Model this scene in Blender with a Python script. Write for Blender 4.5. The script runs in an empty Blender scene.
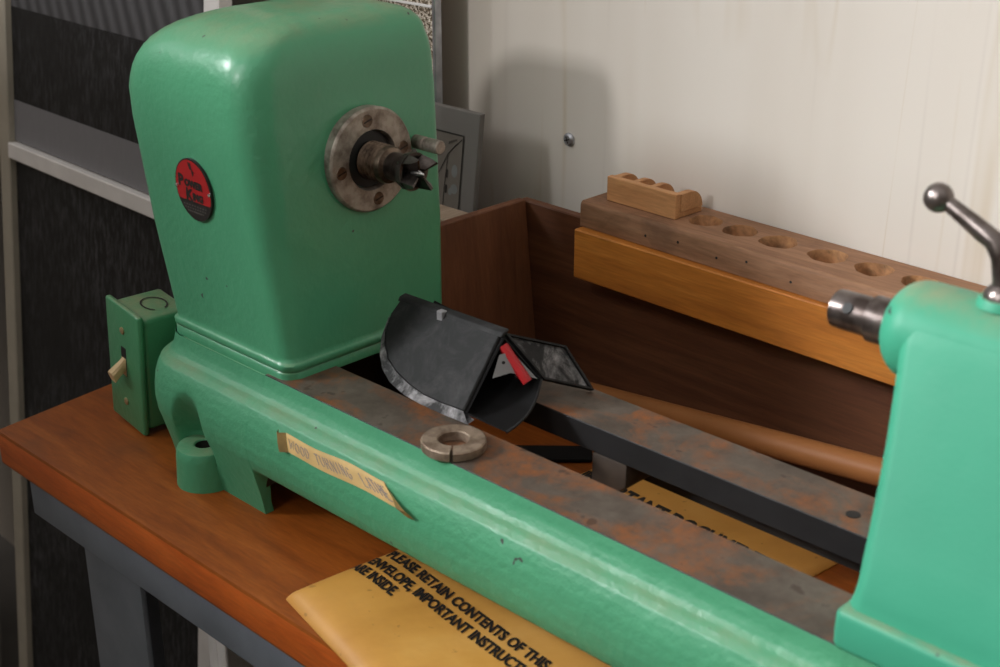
import bpy, bmesh, math, random
from mathutils import Vector, Matrix
random.seed(7)
PI = math.pi
BH = 0.80                      # bench-top height above the floor; geometry below is written with z = 0 on the bench top
col = bpy.context.scene.collection
sc = bpy.context.scene

# ------------------------------------------------------------------ node helpers
def new_mat(name):
    m = bpy.data.materials.new(name); m.use_nodes = True
    nt = m.node_tree
    return m, nt, nt.nodes['Principled BSDF']
def nd(nt, t, **kw):
    n = nt.nodes.new(t)
    for k, v in kw.items(): setattr(n, k, v)
    return n
def coords(nt, scale=(1,1,1), rot=(0,0,0), kind='Object', loc=(0,0,0)):
    tc = nd(nt, 'ShaderNodeTexCoord'); mp = nd(nt, 'ShaderNodeMapping')
    mp.inputs['Scale'].default_value = scale; mp.inputs['Rotation'].default_value = rot; mp.inputs['Location'].default_value = loc
    nt.links.new(tc.outputs[kind], mp.inputs[0]); return mp.outputs[0]
def noise(nt, vec, scale, detail=4, rough=.55, dist=0.0):
    n = nd(nt, 'ShaderNodeTexNoise'); n.inputs['Scale'].default_value = scale
    n.inputs['Detail'].default_value = detail; n.inputs['Roughness'].default_value = rough; n.inputs['Distortion'].default_value = dist
    nt.links.new(vec, n.inputs['Vector']); return n.outputs['Fac']
def ramp(nt, fac, stops):
    r = nd(nt, 'ShaderNodeValToRGB'); e = r.color_ramp.elements
    while len(e) < len(stops): e.new(.5)
    for el, (p, c) in zip(e, stops):
        el.position = p; el.color = (*c, 1) if len(c) == 3 else c
    nt.links.new(fac, r.inputs[0]); return r.outputs[0]
def g(v): return (v, v, v)
def mix(nt, fac, a, b, blend='MIX'):
    n = nd(nt, 'ShaderNodeMix', data_type='RGBA', blend_type=blend)
    for idx, v in ((0, fac), (6, a), (7, b)):
        if hasattr(v, 'is_output'): nt.links.new(v, n.inputs[idx])
        elif idx == 0: n.inputs[0].default_value = v
        else: n.inputs[idx].default_value = (*v, 1)
    return n.outputs[2]
def math_n(nt, op, a, b=0.0, clamp=False):
    n = nd(nt, 'ShaderNodeMath', operation=op, use_clamp=clamp)
    for i, v in enumerate((a, b)):
        if hasattr(v, 'is_output'): nt.links.new(v, n.inputs[i])
        else: n.inputs[i].default_value = v
    return n.outputs[0]
def bump(nt, b, h, strength=.3, dist=.001):
    n = nd(nt, 'ShaderNodeBump'); n.inputs['Strength'].default_value = strength; n.inputs['Distance'].default_value = dist
    nt.links.new(h, n.inputs['Height']); nt.links.new(n.outputs[0], b.inputs['Normal'])
def setc(nt, b, c):
    if hasattr(c, 'is_output'): nt.links.new(c, b.inputs['Base Color'])
    else: b.inputs['Base Color'].default_value = (*c, 1)
def plain(name, c, rough=.5, metal=0.0, var=.12, scale=60, coat=0.0):
    m, nt, b = new_mat(name)
    v = noise(nt, coords(nt), scale)
    lo = tuple(x*(1-var) for x in c); hi = tuple(min(1, x*(1+var)) for x in c)
    setc(nt, b, ramp(nt, v, [(.3, lo), (.7, hi)]))
    b.inputs['Roughness'].default_value = rough; b.inputs['Metallic'].default_value = metal; b.inputs['Coat Weight'].default_value = coat
    return m

# ------------------------------------------------------------------ materials
def green_paint(name, base, dust=.5, chips=True, coat=.2, rlo=.28, rhi=.46, bmp=.38, spec=.5):
    m, nt, b = new_mat(name)
    v = coords(nt)
    n1 = noise(nt, v, 9, 3)
    c = ramp(nt, n1, [(.3, tuple(x*.93 for x in base)), (.7, tuple(min(1, x*1.07) for x in base))])
    # dust settled on upward faces
    geo = nd(nt, 'ShaderNodeNewGeometry'); sx = nd(nt, 'ShaderNodeSeparateXYZ'); nt.links.new(geo.outputs['Normal'], sx.inputs[0])
    up = math_n(nt, 'MULTIPLY', math_n(nt, 'SUBTRACT', sx.outputs[2], .55, True), 2.2, True)
    dn = ramp(nt, noise(nt, v, 38, 6, .65), [(.35, g(0.15)), (.7, g(1))])
    f = math_n(nt, 'MULTIPLY', math_n(nt, 'MULTIPLY', up, dn), dust, True)
    c = mix(nt, f, c, (.33, .26, .15))
    if chips:
        ch = ramp(nt, noise(nt, v, 85, 2, .4), [(.757, g(0)), (.769, g(1))])
        c = mix(nt, ch, c, (.05, .055, .05))
    setc(nt, b, c)
    r = ramp(nt, noise(nt, v, 25, 5), [(.3, g(rlo)), (.75, g(rhi))])
    nt.links.new(r, b.inputs['Roughness'])
    b.inputs['Specular IOR Level'].default_value = spec; b.inputs['Coat Weight'].default_value = coat; b.inputs['Coat Roughness'].default_value = .2
    h = noise(nt, v, 190, 3, .55)
    h2 = noise(nt, v, 45, 2)
    bump(nt, b, math_n(nt, 'ADD', h, math_n(nt, 'MULTIPLY', h2, 1.5)), bmp, .0011)
    return m
M = {}
M['green'] = green_paint('green enamel', (.068, .300, .158))
M['green_tail'] = green_paint('pale green enamel', (.050, .315, .195), .75, True, .0, .42, .52, .12, .25)
M['green_bed'] = green_paint('rough green enamel', (.068, .300, .158), .5, True, .0, .40, .56, .62, .42)
M['green_switch'] = green_paint('green switch enamel', (.062, .265, .125), .7, False)

def wood(name, c1, c2, c3, stretch=(3, 40, 40), scale=3.0, rough=.45, coat=.0, stain=None, bmp=.2):
    m, nt, b = new_mat(name)
    v = coords(nt, stretch)
    n = noise(nt, v, scale, 6, .6, .6)
    c = ramp(nt, n, [(.28, c1), (.5, c2), (.72, c3)])
    fine = noise(nt, coords(nt, tuple(s*6 for s in stretch)), scale, 3, .6)
    c = mix(nt, .35, c, ramp(nt, fine, [(.3, g(.35)), (.65, g(1))]), 'MULTIPLY')
    if stain:
        s = ramp(nt, noise(nt, coords(nt), stain[0], 5, .6, .5), [(stain[1], g(0)), (stain[2], g(1))])
        c = mix(nt, math_n(nt, 'MULTIPLY', s, .75), c, stain[3])
    setc(nt, b, c); b.inputs['Roughness'].default_value = rough
    b.inputs['Coat Weight'].default_value = coat; b.inputs['Coat Roughness'].default_value = .25
    bump(nt, b, fine, bmp, .0006)
    return m
M['bench'] = wood('varnished bench wood', (.190, .044, .006), (.275, .070, .009), (.35, .098, .015), (5, 34, 34), 2.2, .42, .0, (9, .58, .74, (.13, .045, .014)))
M['bench'].node_tree.nodes['Principled BSDF'].inputs['Specular IOR Level'].default_value = .25
M['bench_side_lit'] = wood('orange bench side with light painted in', (.40, .072, .006), (.52, .105, .010), (.60, .14, .018), (5, 34, 34), 2.2, .45)  # bench wood brightened for the side faces, missing light painted into the colour
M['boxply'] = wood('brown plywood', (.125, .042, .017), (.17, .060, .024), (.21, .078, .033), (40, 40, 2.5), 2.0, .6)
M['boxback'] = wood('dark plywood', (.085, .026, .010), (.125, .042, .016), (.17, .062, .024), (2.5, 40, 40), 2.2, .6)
M['rack'] = wood('weathered rack wood', (.20, .092, .044), (.29, .145, .075), (.36, .19, .105), (4, 40, 40), 2.5, .75, 0, (16, .55, .72, (.09, .045, .025)), .4)
M['board'] = wood('orange pine board', (.38, .118, .016), (.50, .17, .022), (.60, .225, .036), (3, 45, 45), 2.2, .55)
M['pine'] = wood('light pine', (.44, .20, .075), (.55, .27, .11), (.62, .33, .15), (4, 40, 40), 2.4, .6)
M['holewood'] = wood('bored end wood', (.16, .07, .025), (.36, .17, .07), (.50, .26, .11), (18, 18, 18), 3, .8, 0, (60, .5, .7, (.06, .03, .015)), .6)
M['palewood'] = wood('grey brown wood', (.26, .19, .13), (.35, .26, .19), (.42, .33, .24), (30, 4, 30), 2.4, .8)
M['tube'] = plain('brown tube', (.27, .105, .034), .5, 0, .12, 14, .0)
M['tube'].node_tree.nodes['Principled BSDF'].inputs['Specular IOR Level'].default_value = .2

def steel_rail():
    m, nt, b = new_mat('rusty machined steel')
    v = coords(nt)
    base = ramp(nt, noise(nt, v, 30, 7, .7), [(.28, (.060, .046, .036)), (.5, (.115, .092, .074)), (.72, (.175, .148, .122))])
    r1 = ramp(nt, noise(nt, v, 11, 5, .62, 1.2), [(.47, g(0)), (.56, g(.75)), (.68, g(1))])
    r2 = ramp(nt, noise(nt, v, 85, 6, .75), [(.36, g(0)), (.62, g(1))])
    c = mix(nt, math_n(nt, 'MULTIPLY', math_n(nt, 'MULTIPLY', r1, r2), .9), base, (.33, .105, .022))
    sp = ramp(nt, noise(nt, v, 60, 3, .6), [(.64, g(0)), (.70, g(.7))])
    c = mix(nt, sp, c, (.045, .026, .018))
    w = nd(nt, 'ShaderNodeTexWave', wave_type='BANDS', bands_direction='X'); w.inputs['Scale'].default_value = 260; w.inputs['Distortion'].default_value = .6
    nt.links.new(v, w.inputs['Vector'])
    c = mix(nt, .2, c, w.outputs['Color'], 'MULTIPLY')
    setc(nt, b, c)
    b.inputs['Metallic'].default_value = .35; b.inputs['Roughness'].default_value = .52
    bump(nt, b, noise(nt, v, 320, 3), .2, .0004)
    return m
M['rail'] = steel_rail()
M['railside_shade'] = plain('rail side steel with shade painted in', (.012, .0115, .0125), .6, .2, .3, 40)  # rail sides near black: dark reflection of the room painted into the steel
def metal(name, c, c2, rough=.4, scale=60, met=.9):
    m, nt, b = new_mat(name); v = coords(nt)
    setc(nt, b, ramp(nt, noise(nt, v, scale, 5, .6), [(.38, c), (.62, c2)]))
    b.inputs['Metallic'].default_value = met; b.inputs['Roughness'].default_value = rough
    bump(nt, b, noise(nt, v, 300, 3), .15, .0003)
    return m
M['flange'] = metal('pitted grey flange steel', (.17, .135, .11), (.40, .36, .31), .5, 80, .65)
M['darksteel'] = metal('dark steel', (.045, .036, .032), (.11, .095, .088), .36, 90)
M['threadsteel'] = metal('brown threaded steel', (.060, .043, .032), (.19, .145, .11), .36, 90)
M['brightsteel'] = metal('bright steel', (.5, .5, .5), (.75, .75, .75), .25)
M['handle'] = metal('worn handle steel', (.085, .066, .060), (.22, .19, .18), .30, 70)
M['brass'] = metal('dull brass screw', (.42, .33, .17), (.6, .5, .3), .4, 60, .7)
M['ring'] = metal('rusted collar steel', (.17, .12, .085), (.34, .265, .20), .55, 110, .55)
M['black'] = plain('black void paint', (.006, .006, .006), .6)
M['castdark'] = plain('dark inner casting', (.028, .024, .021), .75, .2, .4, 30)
M['web'] = plain('brown inner casting', (.055, .037, .026), .7, .1, .35, 40)

def black_plastic(name, dustamt):
    m, nt, b = new_mat(name); v = coords(nt)
    n1 = noise(nt, v, 40, 7, .72, .6); n2 = noise(nt, v, 190, 3, .6)
    f = math_n(nt, 'MULTIPLY', ramp(nt, n1, [(.44, g(.03)), (.70, g(1))]), ramp(nt, n2, [(.3, g(.4)), (.7, g(1))]))
    c = mix(nt, math_n(nt, 'MULTIPLY', f, dustamt, True), (.009, .009, .0095), (.34, .33, .34))
    setc(nt, b, c); b.inputs['Roughness'].default_value = .62; b.inputs['Specular IOR Level'].default_value = .25
    return m
M['plastic'] = black_plastic('black dusty plastic', .10)
M['plastic_clean'] = black_plastic('clean black plastic', .004)
M['plastic_clean'].node_tree.nodes['Principled BSDF'].inputs['Specular IOR Level'].default_value = .1
M['plastic_dusty'] = black_plastic('whitish dusty plastic', 1.5)
M['red'] = plain('red plastic', (.36, .012, .016), .35)
M['grey_plate'] = plain('grey plate', (.22, .22, .23), .5)
M['cream'] = plain('cream plastic', (.62, .45, .24), .4)
M['platered'] = plain('enamel red', (.34, .012, .014), .35, 0, .1)
M['plateblack'] = plain('enamel black', (.016, .014, .013), .4)
M['platetext'] = plain('grey plate text', (.09, .08, .075), .5)

def envelope_mat():
    m, nt, b = new_mat('manila paper'); v = coords(nt)
    c = ramp(nt, noise(nt, v, 9, 5, .6, .4), [(.3, (.50, .235, .042)), (.55, (.64, .325, .07)), (.75, (.72, .40, .11))])
    sp = ramp(nt, noise(nt, v, 130, 2, .5), [(.70, g(0)), (.75, g(1))])
    c = mix(nt, math_n(nt, 'MULTIPLY', sp, .5), c, (.2, .09, .02))
    setc(nt, b, c); b.inputs['Roughness'].default_value = .45
    bump(nt, b, noise(nt, v, 28, 4), .4, .002)
    return m
M['paper'] = envelope_mat()
M['ink'] = plain('black ink', (.012, .010, .008), .6)
M['tape'] = plain('old masking tape', (.62, .42, .17), .5, 0, .13, 45)
M['tapedark'] = plain('stained tape underside', (.26, .17, .05), .55, 0, .3, 90)
M['pencil'] = plain('faded pencil', (.22, .19, .19), .7)

def wall_mat():
    m, nt, b = new_mat('cream panelled wall'); 
    v = coords(nt, (5, 5, .15))
    n1 = noise(nt, v, 1.6, 3, .5, .25)
    c = ramp(nt, n1, [(.3, (.60, .54, .475)), (.5, (.65, .595, .535)), (.7, (.685, .635, .58))])
    def streak(off, xs, fac, colr, wid, wob):
        n = noise(nt, coords(nt, (xs, xs, wob), (0, 0, 0), 'Object', (off, 0, 0)), 1.4, 2, .5, .1)
        st = ramp(nt, n, [(.5-wid, g(0)), (.50, g(1)), (.5+wid, g(0))])
        br = ramp(nt, noise(nt, coords(nt, (3, 3, 1.6), (0, 0, 0), 'Object', (off*2, 0, 0)), 3, 2), [(.42, g(0)), (.62, g(1))])
        return math_n(nt, 'MULTIPLY', math_n(nt, 'MULTIPLY', st, br), fac), colr
    for a in ((3.3, 11, .38, (.47, .35, .20), .012, .5), (7.7, 8, .22, (.42, .36, .33), .014, .12), (12.9, 5, .20, (.50, .42, .34), .05, .1)):
        f_, c_ = streak(*a); c = mix(nt, f_, c, c_)
    setc(nt, b, c); b.inputs['Roughness'].default_value = .6
    bump(nt, b, noise(nt, v, 6, 3), .06, .001)
    return m
M['wall'] = wall_mat()
M['floor'] = plain('concrete floor', (.16, .15, .14), .8, 0, .2, 6)
M['steelgrey'] = plain('grey painted steel', (.165, .185, .215), .45, .1, .15, 25)
M['steeldark'] = plain('dark grey painted steel', (.045, .046, .05), .55, .1, .15, 25)
M['almond'] = plain('almond painted aluminium', (.42, .385, .32), .5, 0, .08, 30)
M['whiteframe'] = plain('white painted aluminium', (.84, .82, .82), .45, 0, .06, 30)
M['greyframe'] = plain('weathered grey frame', (.20, .19, .175), .6, 0, .15, 30)
M['silver'] = metal('silver edge', (.4, .41, .45), (.55, .56, .6), .35)
def mesh_mat(name, base, scuff, amt, waves=0):
    m, nt, b = new_mat(name); v = coords(nt)
    n1 = noise(nt, coords(nt, (60, 60, 14)), 3, 6, .7, .2); n2 = noise(nt, v, 4.5, 3)
    f = math_n(nt, 'MULTIPLY', ramp(nt, n1, [(.45, g(0)), (.75, g(1))]), ramp(nt, n2, [(.35, g(.1)), (.7, g(1))]))
    c = mix(nt, math_n(nt, 'MULTIPLY', f, amt), base, scuff)
    if waves:
        w = nd(nt, 'ShaderNodeTexWave', wave_type='BANDS', bands_direction='DIAGONAL'); w.inputs['Scale'].default_value = waves
        w.inputs['Distortion'].default_value = 1.2; w.inputs['Detail'].default_value = 1
        nt.links.new(coords(nt, (1, 1, .35)), w.inputs['Vector'])
        c = mix(nt, .55, c, w.outputs['Color'], 'MULTIPLY')
    setc(nt, b, c); b.inputs['Roughness'].default_value = .7
    wv = nd(nt, 'ShaderNodeTexChecker'); wv.inputs['Scale'].default_value = 700; nt.links.new(v, wv.inputs['Vector'])
    bump(nt, b, wv.outputs['Fac'], .3, .0005)
    return m
M['mesh'] = mesh_mat('dark insect mesh', (.0045, .0045, .005), (.24, .24, .27), .5)
M['meshband'] = mesh_mat('pale grey mesh band', (.24, .24, .265), (.36, .36, .39), .5)
M['meshrib'] = mesh_mat('ribbed grey mesh', (.10, .10, .11), (.2, .2, .22), .4, 26)
def speckle_mat():
    m, nt, b = new_mat('speckled picture surface'); v = coords(nt)
    c = ramp(nt, noise(nt, v, 320, 3, .8), [(.38, (.02, .02, .012)), (.48, (.16, .11, .06)), (.54, (.55, .48, .40)), (.62, (.85, .80, .72))])
    setc(nt, b, c); b.inputs['Roughness'].default_value = .6
    return m
M['speckle'] = speckle_mat()
M['boardgrey'] = plain('pale grey board', (.17, .16, .15), .6, 0, .06, 15)
M['darkboard'] = plain('dark brown board', (.30, .235, .18), .7, 0, .1, 12)
M['maptan'] = plain('map tan', (.17, .15, .13), .6, 0, .1, 30)
M['mapblue'] = plain('map grey blue', (.20, .215, .215), .6)

# ------------------------------------------------------------------ mesh builder
class MB:
    def __init__(s): s.v = []; s.f = []; s.m = []; s.uid = 0
    def add(s, vs, fs, mi=0):
        o = len(s.v); s.v += [Vector(p) for p in vs]
        s.f += [tuple(i+o for i in f) for f in fs]; s.m += [mi]*len(fs)
    def frombm(s, bm, mi=0):
        bm.verts.index_update()
        s.add([v.co.copy() for v in bm.verts], [[v.index for v in f.verts] for f in bm.faces], mi); bm.free()
    def box(s, x0, x1, y0, y1, z0, z1, bev=0.0, seg=2, mi=0, mat=None):
        bm = bmesh.new(); bmesh.ops.create_cube(bm, size=1)
        for v in bm.verts: v.co = Vector((x0+(v.co.x+.5)*(x1-x0), y0+(v.co.y+.5)*(y1-y0), z0+(v.co.z+.5)*(z1-z0)))
        if bev: bmesh.ops.bevel(bm, geom=list(bm.edges), offset=bev, segments=seg, affect='EDGES', profile=.5)
        if mat is not None: bm.transform(mat)
        s.frombm(bm, mi)
    def prism(s, pts, d, bev=0.0, seg=2, mi=0):
        """closed polygon (3-D points) extruded along vector d"""
        bm = bmesh.new(); d = Vector(d)
        a = [bm.verts.new(Vector(p)) for p in pts]; b = [bm.verts.new(Vector(p)+d) for p in pts]; n = len(pts)
        bm.faces.new(a[::-1]); bm.faces.new(b)
        for i in range(n): bm.faces.new((a[i], a[(i+1) % n], b[(i+1) % n], b[i]))
        bmesh.ops.recalc_face_normals(bm, faces=list(bm.faces))
        if bev: bmesh.ops.bevel(bm, geom=list(bm.edges), offset=bev, segments=seg, affect='EDGES', profile=.5)
        s.frombm(bm, mi)
    def loft(s, rings, cap0=True, cap1=True, closed=True, mi=0):
        n = len(rings[0]); vs = [p for r in rings for p in r]; fs = []
        for k in range(len(rings)-1):
            for i in range(n if closed else n-1):
                j = (i+1) % n; fs.append((k*n+i, k*n+j, (k+1)*n+j, (k+1)*n+i))
        if cap0: fs.append(tuple(range(n))[::-1])
        if cap1: fs.append(tuple((len(rings)-1)*n+i for i in range(n)))
        s.add(vs, fs, mi)
    def lathe(s, prof, c, axis, n=32, mi=0, cap0=True, cap1=True, start=0.0):
        """prof: (distance along axis, radius)"""
        c = Vector(c); ax = Vector(axis).normalized()
        u = ax.orthogonal().normalized(); w = ax.cross(u)
        s.loft([[c+ax*t+(u*math.cos(start+2*PI*i/n)+w*math.sin(start+2*PI*i/n))*r for i in range(n)] for t, r in prof], cap0, cap1, True, mi)
    def tube(s, pts, rad, n=12, mi=0):
        pts = [Vector(p) for p in pts]; rings = []
        if not hasattr(rad, '__len__'): rad = [rad]*len(pts)
        u = None
        for i, p in enumerate(pts):
            t = (pts[min(i+1, len(pts)-1)]-pts[max(i-1, 0)]).normalized()
            u = t.orthogonal().normalized() if u is None else (u-t*u.dot(t)).normalized()
            w = t.cross(u)
            rings.append([p+(u*math.cos(2*PI*k/n)+w*math.sin(2*PI*k/n))*rad[i] for k in range(n)])
        s.loft(rings, True, True, True, mi)
    def sphere(s, c, r, n=20, mi=0, sq=(1,1,1)):
        bm = bmesh.new(); bmesh.ops.create_uvsphere(bm, u_segments=n, v_segments=n//2, radius=r)
        for v in bm.verts: v.co = Vector((v.co.x*sq[0], v.co.y*sq[1], v.co.z*sq[2]))+Vector(c)
        s.frombm(bm, mi)
    def ribbon(s, pts, nrm, w, lift=0.0, mi=0):
        """flat stroke along points"""
        pts = [Vector(p) for p in pts]; nrm = Vector(nrm).normalized(); a = []; b = []
        for i, p in enumerate(pts):
            t = (pts[min(i+1, len(pts)-1)]-pts[max(i-1, 0)])
            sd = nrm.cross(t).normalized()*w/2
            a.append(p+sd+nrm*lift); b.append(p-sd+nrm*lift)
        n = len(pts); s.add(a+b, [(i, n+i, n+i+1, i+1) for i in range(n-1)], mi)
    def build(s, name, mats, parent=None, smooth=35, recalc=True, origin=None):
        if not isinstance(mats, (list, tuple)): mats = [mats]
        xs = [p.x for p in s.v]; ys = [p.y for p in s.v]; zs = [p.z for p in s.v]
        o = Vector(origin) if origin is not None else Vector(((min(xs)+max(xs))/2, (min(ys)+max(ys))/2, min(zs)))
        me = bpy.data.meshes.new(name); me.from_pydata([p-o for p in s.v], [], s.f)
        for m in mats: me.materials.append(m)
        for p, mi in zip(me.polygons, s.m): p.material_index = mi
        if recalc:
            bm = bmesh.new(); bm.from_mesh(me); bmesh.ops.recalc_face_normals(bm, faces=list(bm.faces)); bm.to_mesh(me); bm.free()
        if smooth:
            me.polygons.foreach_set('use_smooth', [True]*len(me.polygons))
            me.set_sharp_from_angle(angle=math.radians(smooth))
        me.update()
        ob = bpy.data.objects.new(name, me); col.objects.link(ob)
        W = o+Vector((0, 0, BH)); ob['wx'], ob['wy'], ob['wz'] = W
        place(ob, W, parent); return ob
WPOS = {}
def place(ob, W, parent):
    for k in ('wx', 'wy', 'wz'):
        if k in ob: del ob[k]
    WPOS[ob.name] = W
    if parent is not None:
        ob.parent = parent; ob.location = W-WPOS[parent.name]
    else: ob.location = W
def thing(name, loc, label, cat, group=None):
    o = bpy.data.objects.new(name, None); col.objects.link(o); o.empty_display_size = .05
    place(o, Vector(loc)+Vector((0, 0, BH)), None); return tag(o, label, cat, group)
def tag(o, label, cat, group=None):
    o['label'] = label; o['category'] = cat
    if group: o['group'] = group
    return o
def struct(o): o['kind'] = 'structure'; return o
def rrect(x0, x1, y0, y1, r, z, nc=8, ns=6, rb=None):
    """rounded rectangle ring, counter-clockwise from the front edge"""
    pts = []; rb = r if rb is None else rb
    cs = [((x1-r, y0+r), -90, r), ((x1-rb, y1-rb), 0, rb), ((x0+rb, y1-rb), 90, rb), ((x0+r, y0+r), 180, r)]
    for k, ((cx, cy), a0, r) in enumerate(cs):
        for i in range(nc+1):
            a = math.radians(a0+90*i/nc); pts.append(Vector((cx+r*math.cos(a), cy+r*math.sin(a), z)))
        (nx, ny), na, nr = cs[(k+1) % 4]
        p = pts[-1]; a = math.radians(na); q = Vector((nx+nr*math.cos(a), ny+nr*math.sin(a), z))
        for i in range(1, ns): pts.append(p.lerp(q, i/ns))
    return pts
def lerp(a, b, t): return a+(b-a)*t
def interp(tbl, x):
    if x <= tbl[0][0]: return tbl[0][1]
    for (a, va), (b, vb) in zip(tbl, tbl[1:]):
        if x <= b: return va+(vb-va)*(x-a)/(b-a)
    return tbl[-1][1]
def text_polys(body, size, shear=0.0, offset=0.0, spacing=1.0, align='LEFT'):
    """vertices and faces of lettering in the xy plane, first line starting at the origin"""
    cu = bpy.data.curves.new('letters', 'FONT'); cu.body = body; cu.size = size; cu.shear = shear; cu.offset = offset
    cu.space_character = spacing; cu.align_x = align; cu.resolution_u = 3
    ob = bpy.data.objects.new('letters', cu); col.objects.link(ob)
    bpy.context.view_layer.update()
    dg = bpy.context.evaluated_depsgraph_get(); me = bpy.data.meshes.new_from_object(ob.evaluated_get(dg))
    vs = [v.co.copy() for v in me.vertices]; fs = [tuple(p.vertices) for p in me.polygons]
    bpy.data.objects.remove(ob); bpy.data.curves.remove(cu); bpy.data.meshes.remove(me)
    return vs, fs

# ================================================================== SETTING
mb = MB(); mb.box(-3.2, 1.6, -1.6, 1.2, -BH-.05, -BH); struct(mb.build('floor', M['floor']))
# the back wall runs very slightly out of line with the lathe
WS = -.045
def wall_y(x): return .868+WS*(x+.65)
mb = MB(); mb.prism([(-3.2, wall_y(-3.2), -BH), (1.6, wall_y(1.6), -BH), (1.6, wall_y(1.6)+.1, -BH), (-3.2, wall_y(-3.2)+.1, -BH)], (0, 0, 2.4))
struct(mb.build('wall_back', M['wall']))

# added unseen low wall behind the camera, cuts the lower window light
mb = MB(); mb.box(-3.2, 1.6, -.40, -.32, -BH, .612, .006, 2); struct(mb.build('light_cut_wall', M['wall']))

# ================================================================== WORKBENCH
wb = thing('workbench', (-.4, .66, -BH), 'workbench with an orange-brown wooden top on a grey steel frame', 'workbench')
mb = MB()
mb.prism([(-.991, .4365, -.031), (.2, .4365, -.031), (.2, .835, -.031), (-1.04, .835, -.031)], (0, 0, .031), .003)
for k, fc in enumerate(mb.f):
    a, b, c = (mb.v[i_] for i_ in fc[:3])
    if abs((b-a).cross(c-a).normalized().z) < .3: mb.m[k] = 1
bt = mb.build('benchtop', [M['bench'], M['bench_side_lit']], wb)
mb = MB()
mb.box(-.965, .18, .446, .452, -.070, -.0315, .001); mb.box(-.965, .18, .452, .485, -.036, -.0315, .001)
mb.build('apron', M['steelgrey'], wb, 30)
mb = MB()
mb.box(-.965, -.961, .4525, .80, -.070, -.0315, .001); mb.build('end_rail', M['steelgrey'], wb, 30)
for (x0, x1) in ((-.935, -.852), (.06, .143)):
    mb = MB(); mb.box(x0, x1, .470, .475, -BH, -.036, .001); mb.box(x0, x0+.004, .475, .53, -BH, -.036, .001)
    mb.build('leg', M['steelgrey'], wb, 30)
for (x0, x1) in ((-.935, -.852), (.06, .143)):
    mb = MB(); mb.box(x0, x1, .795, .80, -BH, -.036, .001); mb.box(x0, x0+.004, .74, .795, -BH, -.036, .001)
    mb.build('leg', M['steelgrey'], wb, 30)
mb = MB(); mb.box(-.852, .06, .640, .646, -BH+.05, -.036, .001); mb.build('rear_panel', M['steeldark'], wb, 30)

# ================================================================== LATHE
lathe = thing('wood_lathe', (-.52, .585, 0), 'green cast-iron wood lathe standing on the wooden bench', 'lathe')
# ---- bed: belly profile swept round the foot and along the front
PROF = [(.5125, .1062), (.5108, .098), (.5085, .0930), (.5060, .0905), (.5030, .0888), (.4995, .0858), (.4970, .0805), (.4948, .0735),
        (.4935, .065), (.4932, .056), (.4942, .047), (.4962, .0405), (.5022, .0360), (.508, .0340)]
def belly_y(z): return interp([(zz, yy) for yy, zz in PROF[::-1]], z)
def finer(pr):
    out = []
    for (a, b) in zip(pr, pr[1:]):
        for k in range(4): out.append((lerp(a[0], b[0], k/4), lerp(a[1], b[1], k/4)))
    return out+[pr[-1]]
NUP = [k for k, (y, z) in enumerate(PROF) if z >= .0405][-1]
FOOT = PROF[:NUP+1]+[(.4985, .0320), (.5010, .0225), (.5035, .0110), (.5055, .0)]
BEAM = PROF[:NUP+1]+[(.4985, .0380), (.5015, .0362), (.5045, .0350), (.5080, .0340)]
def arch(b):
    """beam profile ending at height b while the arch of the foot springs"""
    return [f_ if f_[1] > .0405 else (lerp(f_[0], m_[0], b), lerp(f_[1], m_[1], b)) for f_, m_ in zip(FOOT, BEAM)]
mb = MB()
LX, LY = -.8000, .5065               # bolt hole in the foot lug
r = .028; cols = []
def foot_col(px, py, nx, ny):
    ring = []
    for (y, z) in finer(FOOT):
        o = .5125-y
        if ny > .9: o *= .35
        p = Vector((px+nx*o, py+ny*o, z))
        if ny < -.9 and z > .020:
            t = min(1, max(0, (z-.034)/.050)); rr = .0215*(1-.35*t); d = min(abs(p.x-LX)/rr, 1.6)
            q = LY+.0100*(1-t)-.0175*t-(.016*(1-math.sqrt(1-d*d)) if d < 1 else .016+(d-1)*.06)
            p.y = (p.y+q+math.sqrt((p.y-q)**2+.0028**2))/2-.0002
        ring.append(p)
    return ring
x = -.826
while x < -.727: x += .006; cols.append(foot_col(min(x, -.727), .6525, 0, 1))
cols = cols[::-1]
for i in range(12, -1, -1):
    a = math.radians(180-90*i/12); cols.append(foot_col(-.826+r*math.cos(a), .6525-r+r*math.sin(a), math.cos(a), math.sin(a)))
for i in range(7, 0, -1): cols.append(foot_col(-.854, lerp(.5405, .6245, i/8), -1, 0))
for i in range(12, -1, -1):
    a = math.radians(-90-90*i/12); cols.append(foot_col(-.826+r*math.cos(a), .5125+r+r*math.sin(a), math.cos(a), math.sin(a)))
x = -.8245
while x < -.7280: cols.append(foot_col(x, .5125, 0, -1)); x += .0015
cols.append(foot_col(-.7270, .5125, 0, -1))
ARC = [(-.7266, .62), (-.7258, .76), (-.7242, .87), (-.7215, .95), (-.7180, .985), (-.7130, 1.0)]+[(lerp(-.70, .10, k/40), 1.0) for k in range(41)]
bcols = [[Vector((xx, y, z)) for y, z in finer(arch(b))] for xx, b in ARC]
mb.loft(cols+bcols, False, False, False)
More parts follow.
